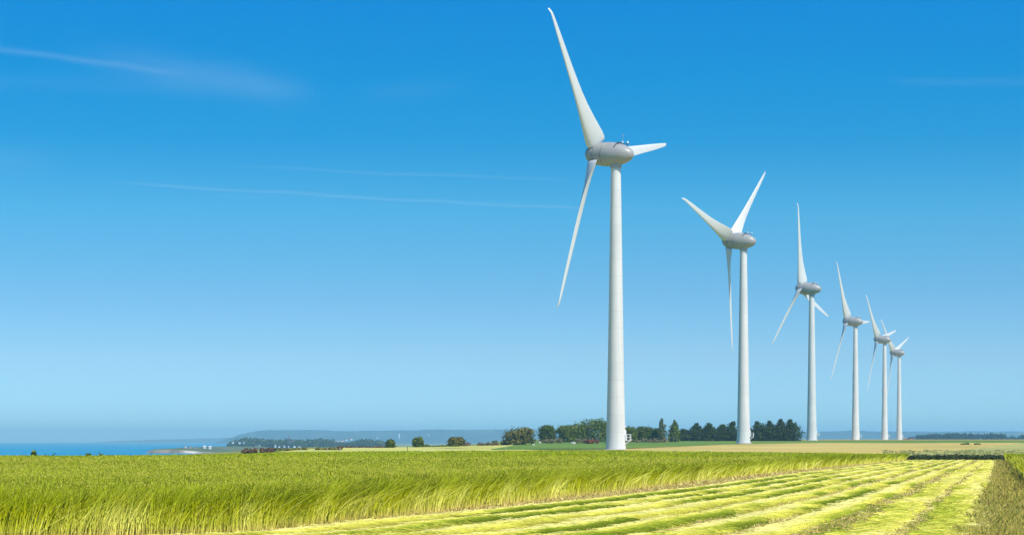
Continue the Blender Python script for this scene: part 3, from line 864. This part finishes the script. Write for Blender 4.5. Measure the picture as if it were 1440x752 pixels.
plant('hedge', 'thin brown hedge at the top of the pale barley field', 'hedge', 505, 560, 64, 626.5, 'scrub', 'brown', None, 41, trunk=False)
plant('bush', 'small dark bush poking above the flax against the sea', 'bush', 48, 300, 5, 634.8, 'dome', 'mid', None, 42)
plant('hedge', 'low dark hedge line against the sea behind the flax', 'hedge', 65, 320, 80, 636, 'scrub', 'mid', None, 43, trunk=False)
plant('hedge', 'short dark hedge against the sea right of a longer hedge', 'hedge', 134, 320, 26, 635, 'scrub', 'mid', None, 44, trunk=False)
plant('weed_clump', 'dark weed clump in the stubble, the larger of two', 'weeds', 1358, 640, 10, 622.2, 'scrub', 'mid', 'weed clumps in the stubble', 45, trunk=False)
plant('weed_clump', 'dark weed clump in the stubble, the smaller of two', 'weeds', 1374, 640, 6, 622.6, 'scrub', 'mid', 'weed clumps in the stubble', 46, trunk=False)

# far woods that read as one mass
def wood(name, label, prof, d, cols, seed, n=90, size=1.6):
    rng = np.random.default_rng(seed); pile = Pile()
    px = [p[0] for p in prof]; py = [p[1] for p in prof]; pb = [p[2] for p in prof]
    for i in range(n):
        x = rng.uniform(px[0], px[-1]); dd = d + rng.uniform(0, 120)
        k = d / F
        top = EYE + (620 - np.interp(x, px, py)) * k + rng.normal(-.6, .6); bot = EYE + (620 - np.interp(x, px, pb)) * k - 2
        r = rng.uniform(3, 6.5); hh = max(2.5, (top - bot) / 2)
        zc = top - rng.uniform(.15, .7) * hh if rng.random() < .5 else bot + hh
        hh = min(hh, r * 1.3) if zc > bot + hh else hh
        leaf_cloud(pile, (PX(x, d), dd, top - hh), (r, r, hh), 70, size, cols, rng, .6)
    tag(pile.build(name, M['leaf']), label, 'wood', None, 'stuff')


wood('far_wood', 'dark trees round the far village below the blue hill',
     [(318, 622, 630), (326, 617, 630), (345, 614, 630), (362, 617, 630), (380, 618, 631), (402, 617, 631), (425, 618, 630), (442, 615.5, 629), (458, 617, 628), (466, 621, 628), (490, 621, 627), (503, 617.5, 626), (514, 617, 626), (528, 619, 626), (545, 625, 628)], 3000, [(.07, .11, .04), (.1, .14, .045), (.05, .08, .03)], 61, 230)
wood('far_wood', 'long dark blue wood on the skyline right of the turbines',
     [(1296, 616, 620), (1304, 610.5, 620), (1320, 610, 620), (1352, 608.5, 620), (1378, 609.5, 620), (1400, 608, 620), (1420, 610, 620), (1427, 616, 620)], 2900, [(.02, .04, .02), (.03, .05, .025)], 62, 130)
wood('far_wood', 'short dark blue wood at the edge right of the long wood',
     [(1431, 616, 620), (1437, 612, 620), (1470, 610, 620), (1500, 614, 620)], 2900, [(.02, .04, .02), (.03, .05, .025)], 63, 40)


# ------------------------------------------------------------------ buildings far away
def house(label, px, d, py_base, wpx, hpx, wall='render', roof='slate', rz=.2, group=None, name='house'):
    sh = random.uniform(.62, .95); wpx *= sh; hpx *= random.uniform(.7, 1.0); rz += random.uniform(-.4, .4)
    k = d / F; W = wpx * k; Hh = hpx * k * .62; rh = hpx * k * .38; L = W * .7
    z0 = EYE + (620 - py_base) * k
    root = empty(name, (PX(px, d), d, z0), rz); tag(root, label, 'house', group)
    e_ = 4 if d > 5000 else .8
    MB().box((0, 0, Hh / 2 - e_ / 2), (W, L, Hh + e_)).build('wall', M[wall], root, False)
    x, y = W / 2 + .2, L / 2 + .25
    V = [(-x, -y, Hh), (x, -y, Hh), (x, y, Hh), (-x, y, Hh), (-x, 0, Hh + rh), (x, 0, Hh + rh)]
    rf = MB().add(V, [(0, 1, 5, 4), (2, 3, 4, 5), (0, 4, 3), (1, 2, 5), (3, 2, 1, 0)]).build('roof', M[roof], root, False)
    MB().box((W * .3, 0, Hh + rh), (W * .1, W * .1, rh * .6)).build('chimney', M['stone'], rf, False)
    for a in (-.25, .22): MB().box((a * W, -L / 2 - .02, Hh * .5), (W * .12, .08, Hh * .32)).build('window', M['dark'], root, False)
    return root


def hill_d(py, d0=11000, depth=1600, base=-15, top=605):
    zt = EYE + (620 - top) / F * d0; z = EYE + (620 - py) / F * (d0 - .4 * depth)
    return d0 + (.55 * math.asin(min(1, (z - base) / (zt - base))) / (math.pi / 2) - .55) * depth - 25


VG = 'white houses of the far village'
for px, b_, wd, hp in [(327.5, 622.5, 4, 3.2), (337, 623, 5, 3), (343, 622.5, 3, 2.6)]:
    house('white house on the wooded rise above the chalk headland', px, 2985, b_, wd, hp, group=VG)
for px, b_, wd, hp in [(360, 628, 3, 3), (365, 628, 3, 3.4), (387, 628, 3, 4), (392.5, 628.3, 3, 2.4)]:
    house('small white house in the far village above the red brown hedge', px, 2900, b_, wd, hp, group=VG)
for px, b_, wd, hp in [(400, 628, 4, 2.6), (406, 628, 3, 2.6), (414, 628.4, 4, 3), (421, 629, 5, 2.6)]:
    house('small white house in the far village right below the church spire', px, 2900, b_, wd, hp, group=VG)
for px, b_, wd, hp in [(467.5, 621.3, 5, 3), (471.5, 620.8, 3.4, 2.6), (476, 619.6, 3, 2.6), (482, 620.2, 4, 3), (487, 618.6, 3, 3), (493.5, 617.6, 4, 2.8)]:
    house('small white house in the cluster below the blue hill right of the church', px, 3100, b_, wd, hp, group=VG)
for px, b_, wd, hp in [(513, 616.5, 4, 2.2), (531, 615.5, 4, 2.2), (603, 611.5, 4, 1.8), (637, 611.8, 4, 1.8)]:
    house('tiny pale house on the slope of the blue hill', px, hill_d(b_), b_, wd, hp, group='houses on the blue hill')
house('left of two white sheds on the chalk headland', 287.5, 2160, 629.2, 4.5, 3.4, rz=.5, roof='render', group='white sheds on the headland')
house('right of two white sheds on the chalk headland', 295, 2150, 630, 4.5, 3.2, rz=.5, roof='render', group='white sheds on the headland')
house('grey stone cottage on the headland left of the white sheds', 276, 2170, 629.8, 5, 3.2, 'stone', rz=.1)
house('low grey cottage on the headland right of the tall white gable', 267, 2165, 629.8, 5, 3, 'stone', rz=.1)
house('narrow tall white gabled house on the headland', 260.5, 2165, 628.8, 2.6, 4.6, rz=.4)

# church with its spire
k = 3000 / F; z0 = EYE + (620 - 620) * k
ch = empty('church', (PX(406, 2960), 2960, z0 - 2)); tag(ch, 'dark church with pointed spire above the far village trees', 'church')
MB().box((0, 0, 2.5), (3.2, 3.2, 6)).build('tower', M['church'], ch, False)
MB().add([(-1.8, -1.8, 5.5), (1.8, -1.8, 5.5), (1.8, 1.8, 5.5), (-1.8, 1.8, 5.5), (0, 0, 11.5)], [(0, 1, 4), (1, 2, 4), (2, 3, 4), (3, 0, 4), (3, 2, 1, 0)]).build('spire', M['slate'], ch, False)
MB().box((4.6, 0, -.2), (6, 3.4, 2)).add([(1.7, -2, .8), (7.8, -2, .8), (7.8, 2, .8), (1.7, 2, .8), (1.7, 0, 2.4), (7.8, 0, 2.4)], [(0, 1, 5, 4), (2, 3, 4, 5), (0, 4, 3), (1, 2, 5), (3, 2, 1, 0)]).build('nave', M['church'], ch, False)
# white tower on the hill
wd_ = hill_d(615); wt = empty('white_tower', (PX(561, wd_), wd_, EYE + (620 - 615.5) * wd_ / F)); wt.scale = (2.3, 2.3, 2.3); tag(wt, 'slim white tower standing on the slope of the blue hill', 'tower')
MB().lathe([(-4, 1.3), (0, 1.3), (2.2, 1.2), (2.4, 1.7), (6.0, 1.7), (6.2, 1.3), (8.6, 1.25)], 12).build('shaft', M['white'], wt)
MB().lathe([(8.55, 1.4), (8.9, 1.35), (9.4, .2)], 12).build('cap', M['white'], wt)
# low farm with red roofs by the last turbine
for lb, px, wd, hp in [('red roofed low barn next to the farthest turbine foot', 1273, 7, 2.6), ('second low red roofed barn farther right of the farthest turbine foot', 1281.5, 6, 2.2)]:
    house(lb, px, 1750, 618.0, wd, hp, 'redtile', 'redtile', .1, 'red roofed barns by the farthest turbine', 'barn')


# rocks and posts
def rock(label, px, d, py, wpx, hpx, seed):
    rng = np.random.default_rng(seed); k = d / F; n = 10
    V = []; mbk = MB()
    for i, (h, r) in enumerate(((-.1, 1), (.35, 1), (.75, .8), (1, .35))):
        for j in range(n):
            a = 2 * math.pi * j / n; q = r * rng.uniform(.8, 1.1)
            V.append((math.cos(a) * q * wpx * k / 2, math.sin(a) * q * wpx * k / 3, h * hpx * k * rng.uniform(.85, 1.05)))
    Fc = [(i * n + j, i * n + (j + 1) % n, (i + 1) * n + (j + 1) % n, (i + 1) * n + j) for i in range(3) for j in range(n)] + [tuple(range(3 * n, 4 * n))]
    X = PX(px, d); o = mbk.add(V, Fc).build('boulder', M['stone' if seed != 1 else 'render'], None, False)
    o.location = (X, d, float(T(X, d))); tag(o, label, 'rock'); return o


rock('pale boulder at the field corner right of the olive dome bush', 750, 620, 627, 5, 2.4, 5)
rock('flat pale boulder in the tan scrub below the round trees', 806, 690, 618, 9, 3, 2)
rock('small grey boulder in scrub beside the dark round tree', 759, 690, 620, 4, 4, 3)
for i, (px, d, h, lb) in enumerate([(423, 380, .55, 'pale fence post below the red houses end of the hedge'), (442, 385, .7, 'taller pale fence post in the middle of the grey green hedge'),
                                    (460.5, 390, .5, 'pale fence post right of the taller post'), (478, 395, .5, 'last pale fence post towards the barley field'), (711, 440, .55, 'white marker post at the tip of the green strip'), (573, 420, .7, 'thin dark post standing alone in the pale barley field')]):
    X = PX(px, d); z = float(T(X, d))
    root = MB().tube((0, 0, -.2), (0, 0, h), .06, .055, 8).tube((0, 0, h), (0, 0, h + .06), .055, .02, 8).build('fence_post', M['dark' if px == 573 else 'stone'])
    root.location = (X, d, z + .2); tag(root, lb if i else 'leftmost pale fence post in front of the grey green hedge', 'post', 'field posts')

# dark leafy crop across the end of the cut field
pile = Pile(); rng = np.random.default_rng(8)
for i in range(330):
    x = rng.uniform(43.6, 56.2); d = rng.uniform(239, 246)
    h = rng.uniform(.5, .78)
    leaf_cloud(pile, (x, d, float(T(x, d)) + h * .5), (.28, .28, h * .5), 42, .09, [(.045, .07, .025), (.07, .1, .035), (.03, .05, .02), (.12, .14, .06)], rng, .3)
tag(pile.build('leafy_crop', M['leaf']), 'dark green leafy crop across the end of the mown rows', 'crop', None, 'stuff')
pile = Pile()
for i in range(300):
    d = rng.uniform(255, 420); x = rng.uniform(PX(1240, d), PX(1470, d)); h = rng.uniform(.06, .2)
    leaf_cloud(pile, (x, d, float(T(x, d)) + .17 + h * .4), (.5, .5, h * .5), 16, .13, [(.34, .37, .13), (.25, .3, .1), (.5, .44, .2)], rng, .3)
tag(pile.build('field_weeds', M['leaf']), 'low grey green weeds scattered over the rough grass', 'weeds', None, 'stuff')


# ------------------------------------------------------------------ wind turbines
HUB = 65.0
prof = [(-.6, 2.3), (0, 2.28), (.25, 2.24), (3, 2.12), (8, 1.98), (15, 1.83), (25, 1.66), (36, 1.5), (48, 1.32), (58, 1.16), (62.0, 1.09), (62.3, 1.09)]
tower_o = MB().lathe(prof, 48).build('tower', M['tower'], None, True, 60)
base_o = MB().lathe([(-.5, 2.7), (.05, 2.7), (.12, 2.5), (.14, 2.2)], 40).build('foundation', M['stone'])
yaw_o = MB().lathe([(61.9, 1.2), (62.0, 1.26), (62.75, 1.3), (63.2, 1.3)], 40).build('yaw_ring', M['grey'])
# egg-shaped nacelle, along +y (upwind); the spinner is the turning part
egg = [(-4.35, .06), (-4.28, .4), (-4.05, .82), (-3.55, 1.3), (-2.8, 1.76), (-1.9, 2.12), (-1, 2.33), (0, 2.54), (.9, 2.64), (1.9, 2.67), (2.58, 2.63)]
mid = [(2.72, 2.62), (3.2, 2.58), (4.2, 2.46), (4.66, 2.38)]
spin = [(4.84, 2.35), (5.2, 2.28), (5.8, 2.12), (6.35, 1.86), (6.8, 1.5), (7.15, 1.05), (7.35, .55), (7.42, .06)]
SEAM = [(2.3, 2.5), (4.9, 2.3)]


MATS = {}


def tilt(o, extra=Matrix()):
    m_ = Matrix.Translation((0, 0, HUB)) @ Matrix.Rotation(R(4), 4, 'X') @ extra
    MATS[o.name] = m_; o.matrix_local = m_; return o


nac_o = tilt(MB().lathe(egg, 48, 'y').build('nacelle', M['nacelle'], None, True, 60))
gen_o = tilt(MB().lathe(mid, 48, 'y').build('generator_housing', M['nacelle'], None, True, 60))
gap_o = tilt(MB().lathe(SEAM, 48, 'y').build('inner_ring', M['seam'], None, True, 60))
hub_o = tilt(MB().lathe(spin, 48, 'y').build('spinner', M['nacelle'], None, True, 60))
# roof frame with two lamps and the wind mast, on the nacelle's back
fm = MB(); arc = [(-2.62 * math.sin(R(a)), -.75 + .004 * a, 2.5 * math.cos(R(a))) for a in range(-30, 66, 12)]
for p_, q_ in zip(arc[:-1], arc[1:]): fm.tube(p_, q_, .13, .13, 6)
fm.box((0, -.9, 2.52), (2.3, .16, .14)); fm.box((0, -1.9, 2.25), (.14, 2.1, .12)); fm.tube((-1.1, -.9, 2.05), (-1.1, -.9, 2.6), .06); fm.tube((1.1, -.9, 2.05), (1.1, -.9, 2.6), .06); fm.tube((0, -2.7, 1.6), (0, -2.7, 2.4), .06)
frame_o = tilt(fm.build('roof_frame', M['dark'], None, False))
lamps = [tilt(MB().lathe([(0, .1), (.05, .2), (.35, .2), (.45, .08)], 14).build('warning_lamp', M['white']), Matrix.Translation(p)) for p in ((1.1, -.9, 2.6), (0, -2.75, 2.4))]
mast_o = tilt(MB().tube((0, -1.5, 2.1), (0, -1.5, 4.3), .045, .03, 8).tube((-.35, -1.5, 4.15), (.35, -1.5, 4.15), .03, .03, 6).tube((.35, -1.5, 4.15), (.35, -1.5, 4.45), .07, .07, 8).tube((-.35, -1.5, 4.15), (-.35, -1.5, 4.4), .03, .05, 8).build('wind_mast', M['grey']))

# blade: span +z, trailing edge towards +x at the tip and downwind (-y) at the root
SECT = [(2.2, 3.4, .50, 46), (2.4, 4.2, .44, 45), (3.0, 4.55, .38, 43), (4.2, 4.5, .35, 39), (6.0, 4.15, .31, 33), (8.5, 3.65, .28, 26), (11.5, 3.1, .26, 20), (15, 2.6, .25, 15), (19, 2.2, .24, 12), (23, 1.86, .23, 10), (27, 1.58, .22, 8.5), (31, 1.25, .22, 7), (34, .92, .21, 6.5), (35.6, .66, .2, 6), (36.3, .5, .2, 6), (36.7, .36, .2, 6), (36.85, .16, .3, 6)]


def naca(x): return 5 * (.2969 * math.sqrt(x) - .126 * x - .3516 * x * x + .2843 * x ** 3 - .1015 * x ** 4)


def blade_mesh():
    xs = [.5 * (1 - math.cos(math.pi * i / 11)) for i in range(12)]
    ring = [(x, 1) for x in xs] + [(x, -1) for x in xs[-2:0:-1]]
    mb = MB(); V = []; n = len(ring)
    for (r, c, th, tw) in SECT:
        b = R(tw)
        ex = Vector((math.cos(b), -math.sin(b), 0)); ey = Vector((math.sin(b), math.cos(b), 0))
        bend = .5 * max(0, (r - 35.5) / 1.35) ** 1.6                     # upturned tip
        pa = .27 if r > 5 else .27
        for (x, sgn) in ring:
            y = naca(x) * th * sgn * (1.15 if sgn > 0 else .85) + .02 * math.sin(math.pi * x)
            p = ex * (x - pa) * c + ey * y * c
            V.append((p.x, p.y + bend, r))
    Fc = [(k * n + i, k * n + (i + 1) % n, (k + 1) * n + (i + 1) % n, (k + 1) * n + i) for k in range(len(SECT) - 1) for i in range(n)]
    Fc += [tuple(range(n - 1, -1, -1)), tuple(range((len(SECT) - 1) * n, len(SECT) * n))]
    mb.add(V, Fc); return mb


blade_o = blade_mesh().build('blade', M['blade'], None, True, 50)
root_o = MB().lathe([(1.2, .98), (2.05, .98), (2.1, .9), (2.5, .88)], 28).build('blade_root', M['grey'])
# entrance: door, landing with railing and brace, and a lamp (x+ side is turned to the right later)
door_o = MB().box((0, -2.1, 3.2), (.95, .3, 2.2)).build('door', M['white'], None, False)
lm = MB(); lm.box((0, -2.72, 2.05), (1.3, 1.15, .1)); lm.tube((-.6, -2.1, 1.15), (-.6, -3.2, 2.02), .06); lm.tube((.6, -2.1, 1.15), (.6, -3.2, 2.02), .06)
land_o = lm.build('landing', M['white'], None, False)
rm = MB()
for x in (-.62, .62):
    for y in (-2.3, -3.25): rm.tube((x, y, 2.1), (x, y, 3.35), .05)
    for z in (2.7, 3.35): rm.tube((x, -2.15, z), (x, -3.25, z), .05)
for z in (2.7, 3.35): rm.tube((-.62, -3.25, z), (.62, -3.25, z), .05)
rail_o = rm.build('railing', M['white'], None, False)
lamp_o = MB().box((0, -2.16, 5.1), (.16, .36, .2)).lathe([(0, .01), (.01, .01)], 6).build('door_lamp', M['white'], None, False)

YAW = 60
protos = [tower_o, base_o, yaw_o, nac_o, gen_o, gap_o, hub_o, frame_o, mast_o] + lamps
SUBS = [frame_o, mast_o] + lamps
doorp = [door_o, land_o, rail_o, lamp_o]
TUR = [(866, 470, 632, 217, -40.5, 'nearest and tallest white wind turbine, with a railed door landing at its foot'),
       (1045.5, 687, 624, 339, -74, 'second largest white wind turbine, one blade hanging straight down beside its tower'),
       (1141.5, 916, 619, 406, -13.5, 'third largest wind turbine, one blade pointing straight up'),
       (1203, 1168, 618, 452, -32.5, 'fourth wind turbine along the row, one blade level and pointing right behind its nacelle'),
       (1244, 1383, 618, 477.5, -42, 'fifth wind turbine along the row, standing close beside the smallest one'),
       (1264.5, 1598, 618, 496, -51, 'farthest and smallest wind turbine at the end of the row')]
for i, (px, d, pyb, pyh, phi, lb) in enumerate(TUR):
    X = PX(px, d); hubz = EYE + (620 - pyh) * d / F; z0 = hubz - HUB
    root = empty('wind_turbine', (X, d, z0), R(YAW)); tag(root, lb, 'wind turbine', 'wind turbines standing in a row')
    inv = 0
    dup = (lambda o: o) if i == 0 else (lambda o: (lambda c: (COL.objects.link(c), c)[1])(o.copy()))
    parts = {}
    for p in protos:
        m_ = MATS.get(p.name, Matrix()); c = dup(p); parts[p] = c
        if p in SUBS:
            c.parent = parts[nac_o]; c.matrix_local = MATS[nac_o.name].inverted() @ m_
        else:
            c.parent = root; c.matrix_local = m_
    for kx in range(3):
        src = blade_o; rs = root_o
        first = (i == 0 and kx == 0)
        b = src if first else src.copy(); rr = rs if first else rs.copy()
        if not first: COL.objects.link(b); COL.objects.link(rr)
        b.parent = root; b.matrix_local = Matrix.Translation((0, 0, HUB)) @ Matrix.Rotation(R(4), 4, 'X') @ Matrix.Translation((0, 5.3, 0)) @ Matrix.Rotation(R(phi + 120 * kx), 4, 'Y')
        rr.parent = b; rr.matrix_local = Matrix()
    # door side faces right of the picture, a little towards the viewer
    Rz = Matrix.Rotation(R(78 - YAW), 4, 'Z')
    for p in doorp:
        c = dup(p); c.parent = root; c.matrix_local = Rz
